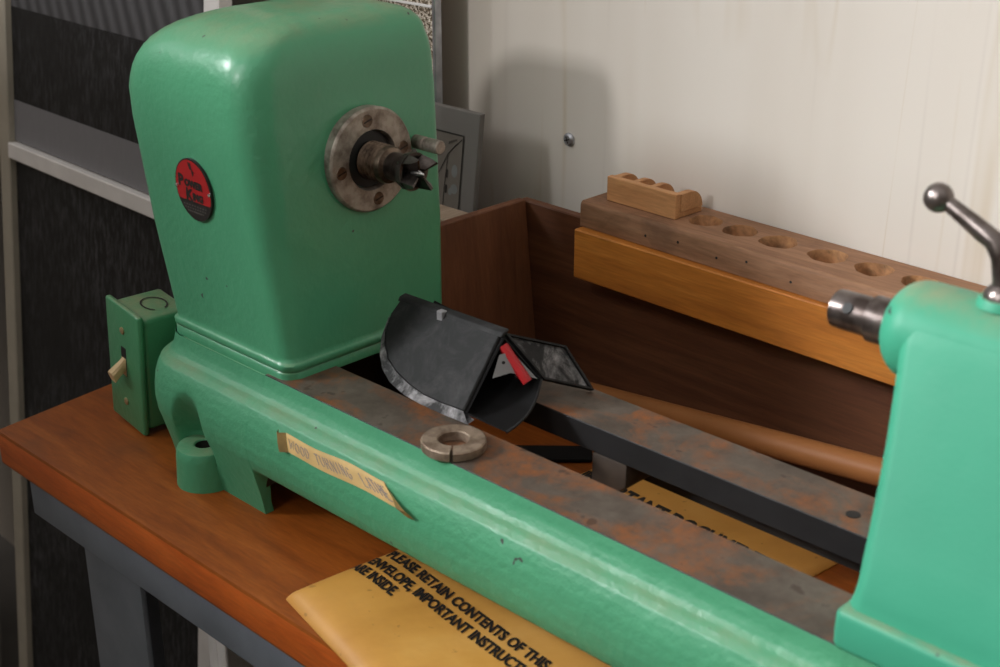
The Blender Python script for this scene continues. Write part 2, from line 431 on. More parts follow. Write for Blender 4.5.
# thickness of the casting at the foot end, dark inside
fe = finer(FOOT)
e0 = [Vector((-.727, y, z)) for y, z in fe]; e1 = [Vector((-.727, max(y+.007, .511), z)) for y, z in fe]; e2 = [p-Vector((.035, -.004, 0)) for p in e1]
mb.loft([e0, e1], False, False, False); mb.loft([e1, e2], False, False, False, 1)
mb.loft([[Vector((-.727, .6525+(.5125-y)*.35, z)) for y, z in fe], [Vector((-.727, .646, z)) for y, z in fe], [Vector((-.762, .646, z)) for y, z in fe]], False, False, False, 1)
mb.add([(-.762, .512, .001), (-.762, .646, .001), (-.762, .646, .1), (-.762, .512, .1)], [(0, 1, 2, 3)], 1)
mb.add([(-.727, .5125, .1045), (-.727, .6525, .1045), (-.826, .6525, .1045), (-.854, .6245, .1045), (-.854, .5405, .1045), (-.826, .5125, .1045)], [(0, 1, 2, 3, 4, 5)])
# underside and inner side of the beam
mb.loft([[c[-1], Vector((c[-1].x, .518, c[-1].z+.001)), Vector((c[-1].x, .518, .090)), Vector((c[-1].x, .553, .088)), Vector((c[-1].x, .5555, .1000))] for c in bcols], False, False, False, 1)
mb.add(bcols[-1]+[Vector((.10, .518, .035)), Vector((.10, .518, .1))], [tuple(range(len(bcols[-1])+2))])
# rear beam: an inner web with an arch beside the cross web
rings = []
for xx, b in [(-.727, .085), (-.56, .085), (-.545, .082), (-.530, .070), (-.518, .060), (.10, .060)]:
    rings.append([Vector(p) for p in ((xx, .612, .1000), (xx, .612, .088), (xx, .642, .088), (xx, .645, b), (xx, .655, b), (xx, .664, max(b, .086) if b > .08 else .075), (xx, .655, .1000))])
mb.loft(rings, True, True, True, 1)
# foot lug with bolt hole
N = 48; lug = {}
def lug_ring(rad, z, hole=False):
    out = []
    for i in range(N):
        a = 2*PI*i/N; dx, dy = math.cos(a), math.sin(a)
        if hole: out.append(Vector((LX+dx*rad, LY+dy*rad, z)))
        else:
            if dy > 0: out.append(Vector((LX+max(-rad, min(rad, dx*rad*1.5)), LY+.03*dy, z)))
            else: out.append(Vector((LX+dx*rad, LY+dy*rad, z)))
    return out
mb.loft([lug_ring(.0222, 0), lug_ring(.0216, .010), lug_ring(.0212, .022), lug_ring(.0207, .0268), lug_ring(.0196, .0292), lug_ring(.0182, .0298), lug_ring(.0078, .0300, True), lug_ring(.0068, .0290, True)], False, False, True)
mb.loft([lug_ring(.0068, .0290, True), lug_ring(.0066, .004, True)], False, True, True, 1)
bed = mb.build('bed', [M['green_bed'], M['castdark']], lathe, 40)
bed['label'] = 'green cast bed with a bulging front side'
# dark bottom of the bolt hole
def rail(name, y0, y1, zb, holes=()):
    mb = MB(); n0 = 0
    mb.box(-.727, .10, y0, y1, zb, .1065, .0005, 1)
    for k, fc in enumerate(mb.f):
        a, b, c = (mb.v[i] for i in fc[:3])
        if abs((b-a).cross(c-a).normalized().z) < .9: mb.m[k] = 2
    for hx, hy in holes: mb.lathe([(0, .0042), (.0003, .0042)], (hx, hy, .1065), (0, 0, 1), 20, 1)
    return mb.build(name, [M['rail'], M['black'], M['railside_shade']], bed, 30, origin=(-.31 if y0 < .6 else .06, y0, zb))
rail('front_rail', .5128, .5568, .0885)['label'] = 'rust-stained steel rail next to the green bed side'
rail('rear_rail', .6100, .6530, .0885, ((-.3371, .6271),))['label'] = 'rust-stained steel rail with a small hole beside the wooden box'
mb = MB()
mb.prism([(-.516, .6112, .0880), (-.516, .6112, .055), (-.505, .6112, .057), (-.487, .6112, .071), (-.487, .6112, .0880)], (0, .034, 0), .002)
mb.build('cross_web', M['web'], bed, 30)

# ---- headstock
def hs(z):
    yf = interp([(.117, .5170), (.19, .5120), (.265, .5075), (.29, .5065)], z)
    yr = interp([(.117, .6640), (.19, .6700), (.29, .6735)], z)
    xl = interp([(.117, -.8440), (.19, -.8606), (.265, -.8728), (.29, -.8742)], z)
    xr = interp([(.117, -.7045), (.19, -.7110), (.29, -.7190)], z)
    return xl, xr, yf, yr
mb = MB(); rings = []
for z, o in ((.1045, .0012), (.1105, .0012), (.1115, .0002), (.1130, .0016), (.1165, .0018), (.1178, .0008), (.1186, .0)):
    rings.append(rrect(-.8440-o, -.7045+o, .5165-o, .6640+o, .012, z, rb=.008))
for z in (.122, .135, .155, .175, .19, .21, .23, .25, .265, .275, .285):
    xl, xr, yf, yr = hs(z); rings.append(rrect(xl, xr, yf, yr, interp([(.12, .012), (.29, .027)], z), z, rb=.009))
xl, xr, yf, yr = hs(.29)
for z, iy, il, ir, iyr, rad in ((.2930, .0006, .0022, .0003, .0002, .027), (.3010, .0013, .0055, .0006, .0004, .027), (.3080, .0024, .0100, .0012, .0008, .027), (.3150, .0046, .0155, .0023, .0016, .027), (.3210, .0080, .0215, .0040, .0030, .027), (.3262, .0125, .0285, .0062, .0034, .027),
                           (.3305, .0185, .0360, .0090, .0052, .026), (.3340, .0260, .0440, .0128, .0080, .025), (.3368, .0345, .0520, .0180, .0125, .023), (.3390, .0440, .0600, .0250, .0200, .020), (.3405, .0540, .0680, .0335, .0310, .014), (.3412, .0650, .0720, .0450, .0480, .009)):
    rings.append(rrect(xl+il, xr-ir, yf+iy, yr-iyr, rad, z, rb=min(rad, .010)))
mb.loft(rings)
head = mb.build('headstock', M['green'], lathe, 50)
# spindle axis
AY, AZ = .6005, .2440
AX = Vector((.9995, 0, 0.0)).normalized()
mb = MB()
FX = -.7080
def sx(x): return FX+(x+.7055)*.83
mb.lathe([(-.7175, .0362), (FX-.0018, .0366), (FX-.0005, .0358), (FX, .0350), (FX, .0212), (FX-.002, .0202), (-.7160, .0198)], (0, AY, AZ), AX, 56)
for k in range(4):
    a = math.radians(8+90*k); c = Vector((FX, AY+.0280*math.cos(a), AZ+.0280*math.sin(a)))
    mb.lathe([(0, .0046), (.0004, .0044)], c, AX, 18, 1)
    mb.ribbon([c+Vector((.0005, -.0034, -.001)), c+Vector((.0005, .0034, .001))], (1, 0, 0), .001, .0002, 2)
o = mb.build('bearing_flange', [M['flange'], M['threadsteel'], M['black']], head, 30); o['label'] = 'round grey steel flange with four screws'
mb = MB()
mb.lathe([(-.7160, .0196), (FX-.004, .0196), (FX-.0032, .0150)], (0, AY, AZ), AX, 32, 1)
pr = [(-.7160, .0128)]
x = FX-.003
while x < sx(-.6850): pr += [(x, .0112), (x+.0014, .0132), (x+.0018, .0132)]; x += .0034
pr += [(sx(-.6825), .0122), (sx(-.6815), .0106), (sx(-.6800), .0094)]
mb.lathe(pr, (0, AY, AZ), AX, 36)
mb.build('spindle', [M['threadsteel'], M['black']], head, 20)
# four-pronged drive centre
mb = MB()
mb.lathe([(sx(a_), r_) for a_, r_ in ((-.6805, .0096), (-.6690, .0100), (-.6665, .0110), (-.6600, .0128), (-.6560, .0131), (-.6560, .0108), (-.6600, .0062), (-.6600, .0022))], (0, AY, AZ), AX, 32)
mb.lathe([(sx(-.6600), .0024), (sx(-.6500), .0022), (sx(-.6440), .0004)], (0, AY, AZ), AX, 14, 1)
for k in range(4):
    a = math.radians(38+90*k); d = Vector((0, math.cos(a), math.sin(a))); t = Vector((0, -math.sin(a), math.cos(a)))
    c = Vector((0, AY, AZ))
    def P(xx, rr, tt): return c+Vector((sx(xx), 0, 0))+d*rr*.90+t*tt*.9
    lo = [P(-.661, .0035, -.0034), P(-.661, .0137, -.0052), P(-.661, .0137, .0052), P(-.661, .0035, .0034)]
    md = [P(-.650, .0035, -.0016), P(-.648, .0137, -.0040), P(-.648, .0137, .0022), P(-.650, .0035, .0010)]
    hi = [P(-.6465, .0045, -.0012), P(-.6425, .0138, -.0034), P(-.6425, .0138, -.0012), P(-.6465, .0045, .0000)]
    mb.loft([lo, md, hi])
mb.build('drive_centre', [M['darksteel'], M['brightsteel']], head, 25)
mb = MB()
mb.lathe([(0, .0050), (.0100, .0050), (.0108, .0044), (.0125, .0044), (.0133, .0050), (.0250, .0050), (.0258, .0044), (.0258, .0005)], (-.7160, .6470, .2470), (1, 0, .0), 20)
o = mb.build('index_pin', M['flange'], head, 30)
# oval nameplate on the front face
NP = Vector((-.7872, .5090, .2262)); tu = Vector((1, 0, 0)); tv = Vector((0, -.068, .9977)).normalized(); tn = tu.cross(tv).normalized()
if tn.y > 0: tn = -tn
NP = NP+tn*.0006
mb = MB(); NA, NB = .0208, .0222; n = 48
def npp(u, v, h=0.0): return NP+tu*u+tv*v+tn*h
ell = [(NA*math.cos(2*PI*i/n), NB*math.sin(2*PI*i/n)) for i in range(n)]
mb.loft([[npp(u, v, -.0012) for u, v in ell], [npp(u, v, .0006) for u, v in ell]], True, True, True, 1)
inner = [(u*.955, v*.955) for u, v in ell]
CUT = -.0085
mb.add([npp(u, max(v, CUT), .0008) for u, v in inner], [tuple(range(n))], 0)
def plate_text(s, size, u0, v0, mi, sh=.12, off=0.0):
    vs, fs = text_polys(s, size, sh, off)
    mb.add([npp(u0+p.x, v0+p.y-.04*p.x, .0011) for p in vs], fs, mi)
plate_text('P', .0120, -.0168, .0012, 1, .1, .0005); plate_text('OWER', .0068, -.0090, .0022, 1, .1, .0005)
plate_text('K', .0118, -.0095, -.0078, 1, .1, .0005); plate_text('ING', .0068, -.0015, -.0068, 1, .1, .0005)
mb.add([npp(*p, .0011) for p in ((-.0020, .0198), (.0012, .0196), (.0026, .0140), (.0044, .0138), (.0022, .0098), (.0012, .0146), (-.0006, .0148))], [tuple(range(7))], 1)
for k, (w, v) in enumerate(((.0125, -.0116), (.0115, -.0138), (.0085, -.0160))):
    for j in range(9):
        u = lerp(-w, w, j/8); mb.ribbon([npp(u-.0009, v), npp(u+.0009, v)], tn, .0011, .0011, 2)
for u in (-.0190, .0190): mb.lathe([(0, .0013), (.0010, .0012), (.0014, .0004)], npp(u, .0002, .0006), tn, 12, 3)
o = mb.build('nameplate', [M['platered'], M['plateblack'], M['platetext'], M['brightsteel']], head, 30, recalc=False); o['label'] = 'oval red and black nameplate'

# ---- toggle switch box on the end of the bed
sw = MB()
Rz = Matrix.Rotation(math.radians(4), 4, 'Z')
sw_c = Vector((-.918, .516, 0.0030))
SM = Matrix.Translation(sw_c) @ Matrix.Rotation(math.radians(-4), 4, 'Z') @ Matrix.Rotation(math.radians(5.2), 4, 'Y')
sw.box(-.0235, .0245, .0025, .044, .003, .1000, .004, 3, 0, SM)
def curl(cx, cz, r, a0, a1): return [SM @ Vector((cx+r*math.cos(math.radians(lerp(a0, a1, i/14))), cz+r*math.sin(math.radians(lerp(a0, a1, i/14)))*.8, .1003)) for i in range(15)]
sw.ribbon(curl(.002, .024, .012, 20, 330), (0, 0, 1), .0014, .0003, 1)
swb = sw.build('switch_box', [M['green_switch'], M['castdark']], lathe, 40)
mb = MB(); mb.box(-.0262, .0262, -.0030, .0022, 0, .1040, .0022, 3, 0, SM)
mb.box(-.0038, .0038, -.00345, -.0020, .044, .069, .0004, 1, 1, SM)
cp = mb.build('cover_plate', [M['green_switch'], M['black']], swb, 40)
mb = MB()
tp = [Vector((0, -.002, .055)), Vector((0, -.005, .0530)), Vector((-.0004, -.0095, .0495)), Vector((-.0008, -.0140, .0455))]
rings = []
for p, w, h in zip(tp, (.0030, .0034, .0042, .0046), (.0048, .0042, .0042, .0046)):
    rings.append([SM @ (p+Vector((a*w, -.35*b*h, b*h))) for a, b in ((-1, -.6), (-.6, -1), (.6, -1), (1, -.6), (1, .6), (.6, 1), (-.6, 1), (-1, .6))])
mb.loft(rings)
mb.box(-.0034, .0034, -.0036, -.0032, .0445, .0600, .0002, 1, 0, SM)
o = mb.build('toggle', M['cream'], swb, 40); o['label'] = 'cream toggle lever'
for zz in (.0835, .0210):
    mb = MB(); c = SM @ Vector((0, -.0030, zz)); ax = SM.to_3x3() @ Vector((0, -1, 0))
    mb.lathe([(0, .0030), (.0008, .0030), (.0014, .0018), (.0014, .0002)], c, ax, 18); mb.build('screw', M['brass'], swb, 30)

# ---- tailstock
mb = MB(); TC = .5870
mb.box(-.2780, -.095, .5085, .6655, .1068, .1290, .0040, 3)
rings = []
for z, hw, xl, rad in ((.1260, .0735, -.2765, .009), (.1285, .0735, -.2765, .009), (.1310, .0728, -.2758, .009), (.1340, .0722, -.2752, .009), (.1400, .0712, -.2745, .009), (.160, .0626, -.2768, .009), (.180, .0540, -.2792, .009), (.200, .0455, -.2820, .009), (.220, .0369, -.2855, .009), (.235, .0304, -.2885, .009), (.245, .0261, -.2905, .009), (.2525, .0229, -.2905, .009), (.258, .0190, -.2880, .009)):
    rings.append(rrect(xl, -.105, TC-hw, TC+hw, rad, z))
mb.loft(rings)
TA = .2430; TR = .0248
pr = [(-.3055+.0160*(1-math.cos(PI/2*i/9)), TR-.0160+.0160*math.sin(PI/2*i/9)) for i in range(10)]
pr += [(-.27, TR), (-.24, TR), (-.10, TR)]
mb.lathe(pr, (0, TC, TA), (1, 0, 0), 48)
mb.lathe([(0, .0120), (.0028, .0112), (.0040, .0104)], (-.2525, TC, TA+TR-.0015), (0, 0, 1), 28)
ts = mb.build('tailstock', M['green_tail'], lathe, 45); ts['label'] = 'bright green tailstock clamped on the rails'
mb = MB()
QZ = .2422
mb.lathe([(-.3165, .0112), (-.3160, .0118), (-.303, .0118)], (0, TC, QZ), (1, 0, 0), 32)
mb.lathe([(-.3355, .0060), (-.3375, .0086), (-.3365, .0097), (-.3340, .0099), (-.3160, .0099)], (0, TC, QZ), (1, 0, 0), 32)
hd = Vector((0, -.86, .5)).normalized()
mb.lathe([(-.001, .0028), (.0006, .0028)], Vector((-.3262, TC, QZ))+hd*.0100, hd, 16, 1)
mb.lathe([(-.3378, .0002), (-.3374, .0058)], (0, TC, QZ), (1, 0, 0), 20, 1)
o = mb.build('quill', [M['handle'], M['black']], ts, 35); o['label'] = 'dark steel hollow quill'
mb = MB()
hp = [(-.2530, TC, .2660), (-.2535, TC, .2780), (-.2560, TC, .2890), (-.2605, TC, .2955), (-.2665, TC, .2985), (-.2740, TC, .3025), (-.2860, TC, .3085)]
mb.tube(hp, [.0058, .0052, .0050, .0049, .0047, .0043, .0036], 16)
mb.lathe([(0, .0088), (.0025, .0085), (.0045, .0068), (.006, .0056)], (-.2530, TC, TA+TR+.0025), (0, 0, 1), 24)
mb.sphere((-.2900, TC, .3098), .0071)
o = mb.build('lock_handle', M['handle'], ts, 40); o['label'] = 'bent steel lever with a ball end'
mb = MB(); mb.lathe([(0, .0030), (.006, .0030)], (-.2860, TC-.014, .2195), (-1, -.3, 0), 14); mb.build('pinch_bolt', M['darksteel'], ts, 30)

# ---- masking tape stuck on the bed
mb = MB()
def belly_pt(x, z, lift=.0007):
    y = belly_y(z); dz = .002; t = Vector((0, belly_y(z+dz)-belly_y(z-dz), 2*dz)).normalized(); n = Vector((0, -t.z, t.y))
    return Vector((x, y, z))+n*lift
TZ0, TZ1 = .0705, .0815
def tape_pt(u, v, lift=.0007):
    x0 = lerp(-.6790, -.6850, v); x1 = lerp(-.5640, -.5870, v)
    wob = .0006*math.sin(9*u+2)
    return belly_pt(lerp(x0, x1, u), lerp(TZ0, TZ1, v)+wob+.0015*u, lift)
nu, nv = 40, 6
mb.add([tape_pt(i/nu, j/nv) for j in range(nv+1) for i in range(nu+1)], [(j*(nu+1)+i, j*(nu+1)+i+1, (j+1)*(nu+1)+i+1, (j+1)*(nu+1)+i) for j in range(nv) for i in range(nu)], 0)
# curled end and folded tail
tl = [tape_pt(1, v, .001) for v in (0, .5, 1)]
tip = [belly_pt(-.5540, .0705, .0015), belly_pt(-.5550, .0725, .004), belly_pt(-.5580, .0740, .0055)]
mid = [lerp(tl[0], tip[0], .5)+Vector((0, -.002, 0)), lerp(tl[1], tip[1], .5)+Vector((0, -.005, .001)), lerp(tl[2], tip[2], .5)+Vector((0, -.002, 0))]
mb.add(tl+mid+tip, [(0, 1, 4, 3), (1, 2, 5, 4), (3, 4, 7, 6), (4, 5, 8, 7)], 1)
l0 = [tape_pt(0, v, .001) for v in (0, .5, 1)]
l1 = [p+Vector((-.004, -.0045, .0005)) for p in l0]; l2 = [p+Vector((-.0065, -.001, .001)) for p in l0]
mb.add(l0+l1+l2, [(0, 1, 4, 3), (1, 2, 5, 4), (3, 4, 7, 6), (4, 5, 8, 7)], 1)
# pencil lettering, one set of strokes per letter in a unit box
ST = {'W': [[(0,1),(.22,0),(.5,.7),(.75,0),(1,1)]], 'O': [[(.5,1),(.1,.75),(.1,.25),(.5,0),(.9,.25),(.9,.75),(.5,1)]], 'D': [[(.1,0),(.1,1),(.6,.9),(.9,.5),(.6,.1),(.1,0)]],
      'T': [[(0,1),(1,1)],[(.5,1),(.5,0)]], 'U': [[(.1,1),(.1,.25),(.5,0),(.9,.25),(.9,1)]], 'R': [[(.1,0),(.1,1),(.7,.95),(.8,.7),(.6,.52),(.1,.5)],[(.5,.5),(.9,0)]],
      'N': [[(.1,0),(.1,1),(.9,0),(.9,1)]], 'I': [[(.5,0),(.5,1)]], 'G': [[(.9,.85),(.5,1),(.1,.6),(.2,.15),(.6,0),(.9,.2),(.9,.45),(.6,.45)]],
      'L': [[(.1,1),(.1,0),(.9,0)]], 'A': [[(0,0),(.5,1),(1,0)],[(.2,.4),(.8,.4)]], 'H': [[(.1,0),(.1,1)],[(.9,0),(.9,1)],[(.1,.5),(.9,.5)]], 'E': [[(.9,1),(.1,1),(.1,0),(.9,0)],[(.1,.5),(.7,.5)]]}
u = .030
for ch in 'WOOD TURNING LATHE':
    if ch == ' ':
        u += .045 if u < .4 else .085; continue
    w = .026 if ch in 'I' else (.046 if ch in 'W' else .040)
    for stroke in ST[ch]:
        mb.ribbon([tape_pt(u+w*a, .27+.48*b+.02*math.sin(40*u), .0009) for a, b in stroke], (0, -.9, .42), .00062, .0002, 2)
    u += w+.011
tp_o = mb.build('tape_label', [M['tape'], M['tapedark'], M['pencil']], lathe, 0, recalc=False); tp_o['label'] = 'curling masking tape label with pencil lettering'

# ================================================================== ENVELOPE UNDER THE BED
EO = Vector((-.629, .448)); ER = math.radians(-5.5)
EX = Vector((math.cos(ER), math.sin(ER))); EYv = Vector((-math.sin(ER), math.cos(ER)))
EW, EL = .200, .309
def env_h(a, b):
    """height of the paper at fractions a (along) and b (across)"""
    e = min(a*EW, (1-a)*EW, b*EL, (1-b)*EL)
    puff = (.0066+.0030*math.exp(-(b/.25)**2))*(1-math.exp(-max(e, 0)/.0045))
    return .0012+puff+.0008*math.sin(7*a+3*b)*min(1, e/.03)+.0010*math.exp(-((b-.12)/.1)**2)*min(1, e/.03)
def env_p(a, b, h=0.0):
    q = EO+EX*(a*EW)+EYv*(b*EL); q.y -= .12*a*EW*max(0, 1-b/.22)**2; return Vector((q.x, q.y, env_h(a, b)+h))
mb = MB(); na, nb = 64, 72
def ew(t): return t if False else .5-.5*math.cos(PI*t)*(.6+.4*abs(math.cos(PI*t)))
ua = [ew(i/na) for i in range(na+1)]; ub = [ew(i/nb) for i in range(nb+1)]
ua = [(t-ua[0])/(ua[-1]-ua[0]) for t in ua]; ub = [(t-ub[0])/(ub[-1]-ub[0]) for t in ub]
def corner(a, b):
    return env_p(a, b)
top = [corner(a, b) for b in ub for a in ua]; W1 = na+1
mb.add(top, [(j*W1+i, j*W1+i+1, (j+1)*W1+i+1, (j+1)*W1+i) for j in range(nb) for i in range(na)], 0)
rim = [top[i] for i in range(W1)]+[top[j*W1+na] for j in range(1, nb+1)]+[top[nb*W1+i] for i in range(na-1, -1, -1)]+[top[j*W1] for j in range(nb-1, 0, -1)]
bot = [Vector((p.x, p.y, .0004)) for p in rim]
mb.loft([bot, rim], True, False, True, 0)
env = mb.build('envelope', M['paper'], None, 60)
tag(env, 'padded yellow manila envelope with black lettering, lying under the lathe bed', 'envelope')
def env_text(s, cap, x0, y0, width, rot, shear, off):
    """lettering printed on the paper: cap height, start point, length and slant"""
    mb = MB(); size = cap/.70
    vs, fs = text_polys(s, size, 0, off); wid = max(p.x for p in vs)
    cr, sr = math.cos(rot), math.sin(rot); out = []
    for p in vs:
        px, py = p.x*width/wid-shear*p.y, p.y
        q = Vector((x0+cr*px-sr*py, y0+sr*px+cr*py)); e = q-EO
        a, b = e.dot(EX)/EW, e.dot(EYv)/EL
        out.append(Vector((q.x, q.y, env_h(min(.999, max(.001, a)), min(.999, max(.001, b)))+.0005)))
    mb.add(out, fs, 0)
    o = mb.build('lettering', M['ink'], env, 0, recalc=False); o['label'] = 'line of bold black lettering'
tr = math.radians(-7.2)
env_text('PLEASE RETAIN CONTENTS OF THIS', .0088, -.6135, .5190, .163, tr, .33, .00055)
env_text('ENVELOPE, IMPORTANT INSTRUCTIONS', .0088, -.6160, .5050, .178, tr, .33, .00055)
env_text('ARE INSIDE.', .0088, -.6180, .4925, .0475, tr, .33, .00055)
env_text('IMPORTANT DOCUMENTS', .0130, -.598, .6925, .176, math.radians(-4), .1, .0009)

# ================================================================== STEEL COLLAR ON THE RAIL
mb = MB(); CX, CY = -.5555, .5275; n = 56; gap = math.radians(3)
def cring(r, z): return [Vector((CX+r*math.cos(a), CY+r*math.sin(a), z)) for a in [math.radians(-48)+gap+(2*PI-2*gap)*i/n for i in range(n+1)]]
R0, R1 = .0095, .0202
prof = [(R1-.0006, .1068), (R1, .1074), (R1, .1122), (R1-.0008, .1130), (R0+.0010, .1133), (R0, .1126), (R0, .1068)]
rs = [cring(r, z) for r, z in prof]; m_ = n+1
vs = [p for r in rs for p in r]; fs = []
for k in range(len(rs)):
    k2 = (k+1) % len(rs)
    for i in range(n): fs.append((k*m_+i, k*m_+i+1, k2*m_+i+1, k2*m_+i))
fs += [tuple(k*m_ for k in range(len(rs)))[::-1], tuple(k*m_+n for k in range(len(rs)))]
mb.add(vs, fs)
tag(mb.build('split_collar', M['ring'], None, 35), 'round rusty steel collar with a slit, lying on the near lathe rail', 'collar')

# ================================================================== BLACK PLASTIC HOOD LYING ON THE RAILS
hood = thing('plastic_hood', (-.61, .59, .1065), 'dusty black plastic hood with a red latch lying across the lathe rails', 'hood')
pn = [(-.6820, .5983, .1497), (-.5818, .5949, .1543), (-.5795, .5590, .1125), (-.6000, .5590, .1115), (-.6177, .5600, .1110), (-.6350, .5625, .1125), (-.6520, .5660, .1155), (-.6650, .5705, .1195), (-.6745, .5765, .1255), (-.6815, .5840, .1335), (-.6840, .5910, .1415)]
pn = [Vector(p) for p in pn]
pnorm = (pn[1]-pn[0]).cross(pn[2]-pn[0]).normalized()
if pnorm.y > 0: pnorm = -pnorm
mb = MB(); mb.prism(pn, -pnorm*.003, .0008, 1); mb.build('front_shell', M['plastic'], hood, 30)
# dusty lip under the panel
mb = MB()
up = pn[2:]; lo = [Vector(p) for p in ((-.5720, .5555, .1068), (-.5950, .5545, .1068), (-.6150, .5548, .1068), (-.6345, .5570, .1070), (-.6530, .5615, .1085), (-.6670, .5670, .1125), (-.6765, .5735, .1190), (-.6830, .5815, .1275), (-.6850, .5895, .1380))]
bk = [p+Vector((0, .006, .001)) for p in lo]
mb.loft([up, lo, bk], False, False, False)
mb.loft([[p-pnorm*.003 for p in up], bk], False, False, False)
mb.build('lip', M['plastic_dusty'], hood, 40)
# folded top edge with a clip
mb = MB()
a, b = pn[0]+Vector((-.002, .001, .002)), pn[1]+Vector((.003, .0, .0015))
mb.prism([a, b, b+Vector((0, .006, .0012)), a+Vector((0, .006, .0012))], pnorm*.0022+Vector((0, 0, -.0045)), .0006, 1)
mb.build('top_rim', M['plastic'], hood, 30)
mb = MB(); c = a.lerp(b, .44)
mb.box(c.x-.0028, c.x+.0028, c.y-.0035, c.y+.0015, c.z-.0060, c.z+.0012, .0005, 1); mb.build('clip', M['grey_plate'], hood, 30)
# open end: bowed channel receding behind the panel
B_, I2, I3, C_ = Vector((-.5800, .5965, .1530)), Vector((-.5600, .6110, .1240)), Vector((-.5460, .5640, .1072)), Vector((-.5790, .5600, .1105))
bow = [I2.lerp(I3, t)+Vector((.004, .001, -.003))*math.sin(PI*t) for t in [i/8 for i in range(9)]]
ringA = [C_, B_]+bow
d = Vector((-.080, .010, -.001))
ringB = [p+d+Vector((0, .004, 0)) for p in ringA]
cen = sum(ringA, Vector())/len(ringA)
ringI = [p.lerp(cen, .05) for p in ringA]; ringJ = [p.lerp(cen, .05)+d*.8 for p in ringA]
ringB = [Vector((p.x, p.y, max(p.z, .1070))) for p in ringB]; ringA = [Vector((p.x, p.y, max(p.z, .1068))) for p in ringA]
mb = MB(); mb.loft([ringB, ringA, ringI, ringJ], True, True, True); mb.build('channel', M['plastic_clean'], hood, 40)
mb = MB(); mb.tube([p+Vector((.0006, -.0004, .0004)) for p in bow], .0009, 8); mb.build('channel_rim', M['plastic'], hood, 40)
# perforated plate and red latch at the top of the opening
mb = MB()
q0, q1, q2, q3 = [p+Vector((.0004, -.0012, .0004)) for p in (B_.lerp(C_, .16).lerp(cen, .12), B_.lerp(I2, .22).lerp(cen, .1), B_.lerp(I2, .95).lerp(cen, .06), B_.lerp(C_, .46).lerp(cen, .22))]
mb.add([q0, q1, q2, q2.lerp(q3, .6)+Vector((0, 0, .004)), q3], [(0, 1, 2, 3, 4)], 0)
nn = (q1-q0).cross(q3-q0).normalized(); nn = nn if nn.y < 0 else -nn
for s_, t_ in ((.3, .35), (.5, .55), (.7, .75), (.35, .7), (.55, .9)):
    c = q0.lerp(q1, s_*.7).lerp(q3.lerp(q2, s_), t_); mb.lathe([(0, .0011), (.0003, .0011)], c+nn*.0002, nn, 10, 1)
mb.build('latch_plate', [M['grey_plate'], M['black']], hood, 30, recalc=False)
mb = MB(); l0_, l1_ = Vector((-.5790, .5950, .1470)), Vector((-.5595, .5975, .1265))
ax = (l1_-l0_).normalized(); sd = ax.cross(Vector((0, -.8, .6))).normalized(); up_ = sd.cross(ax)
mb.loft([[p+sd*(.0032*a_)+up_*(.0026*b_) for a_, b_ in ((-1, -.5), (-.5, -1), (.5, -1), (1, -.5), (1, .5), (.5, 1), (-.5, 1), (-1, .5))] for p in (l0_, l0_+ax*.002, l1_-ax*.002, l1_)])
o = mb.build('latch', M['red'], hood, 30); o['label'] = 'red latch bar'
# hinged flap on the right, its inner side dusty
f0, f1, f2, f3 = Vector((-.5835, .6000, .1525)), Vector((-.5660, .6400, .1365)), Vector((-.5480, .6485, .1075)), Vector((-.5595, .6120, .1235))
fn = (f1-f0).cross(f3-f0).normalized(); fn = fn if fn.y < 0 else -fn
mb = MB(); mb.prism([f0, f1, f2, f3], -fn*.002, .0005, 1)
fl = mb.build('flap', M['plastic_dusty'], hood, 30)
mb = MB(); fc = (f0+f1+f2+f3)/4
for p, q in ((f0, f1), (f1, f2), (f2, f3), (f3, f0)):
    pi, qi = p.lerp(fc, .10), q.lerp(fc, .10); mb.loft([[p-fn*.001, p+fn*.0022, pi+fn*.0022, pi-fn*.001], [q-fn*.001, q+fn*.0022, qi+fn*.0022, qi-fn*.001]])
mb.build('flap_rim', M['plastic'], fl, 30)

# ================================================================== BLACK STRIP ON THE BENCH UNDER THE BED
mb = MB()
mb.prism([(-.690, .682, .0005), (-.626, .742, .0005), (-.6115, .726, .0005), (-.6745, .664, .0005)], (0, 0, .004), .001, 1)
tag(mb.build('black_strip', M['plastic_clean'], None, 30), 'flat black strip on the bench in the gap between the lathe rails', 'strip')

# ================================================================== WOODEN BOX BEHIND THE LATHE
box = thing('wooden_box', (-.45, .80, 0), 'open brown plywood box standing behind the lathe', 'box')
BS = -.03
def by(x, off=0.0): return .8255+BS*(x+.70)+off
def slab(x0, x1, o0, o1, z0, z1, bev=.001):
    m_ = MB(); m_.prism([(x0, by(x0, o0), z0), (x1, by(x1, o0), z0), (x1, by(x1, o1), z0), (x0, by(x0, o1), z0)], (0, 0, z1-z0), bev, 1); return m_
# side panel leans out a little at the top
mb = MB(); zt = .1515
mb.prism([(-.762, by(-.762, -.0005), .004), (-.762, .690, .004), (-.7785, .690, zt), (-.7785, by(-.7785, -.0005), zt)], (-.008, 0, 0), .0008, 1)
mb.build('side_panel', M['boxply'], box, 30)
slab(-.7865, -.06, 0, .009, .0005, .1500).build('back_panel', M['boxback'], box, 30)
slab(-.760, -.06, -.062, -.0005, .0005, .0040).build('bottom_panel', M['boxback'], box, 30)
mb = MB(); mb.prism([(-.066, by(-.066, -.075), .0045), (-.066, by(-.066, -.001), .0045), (-.066, by(-.066, -.001), .1485), (-.066, by(-.066, -.075), .1485)], (.008, 0, 0), .0008, 1)
mb.build('side_panel', M['boxply'], box, 30)

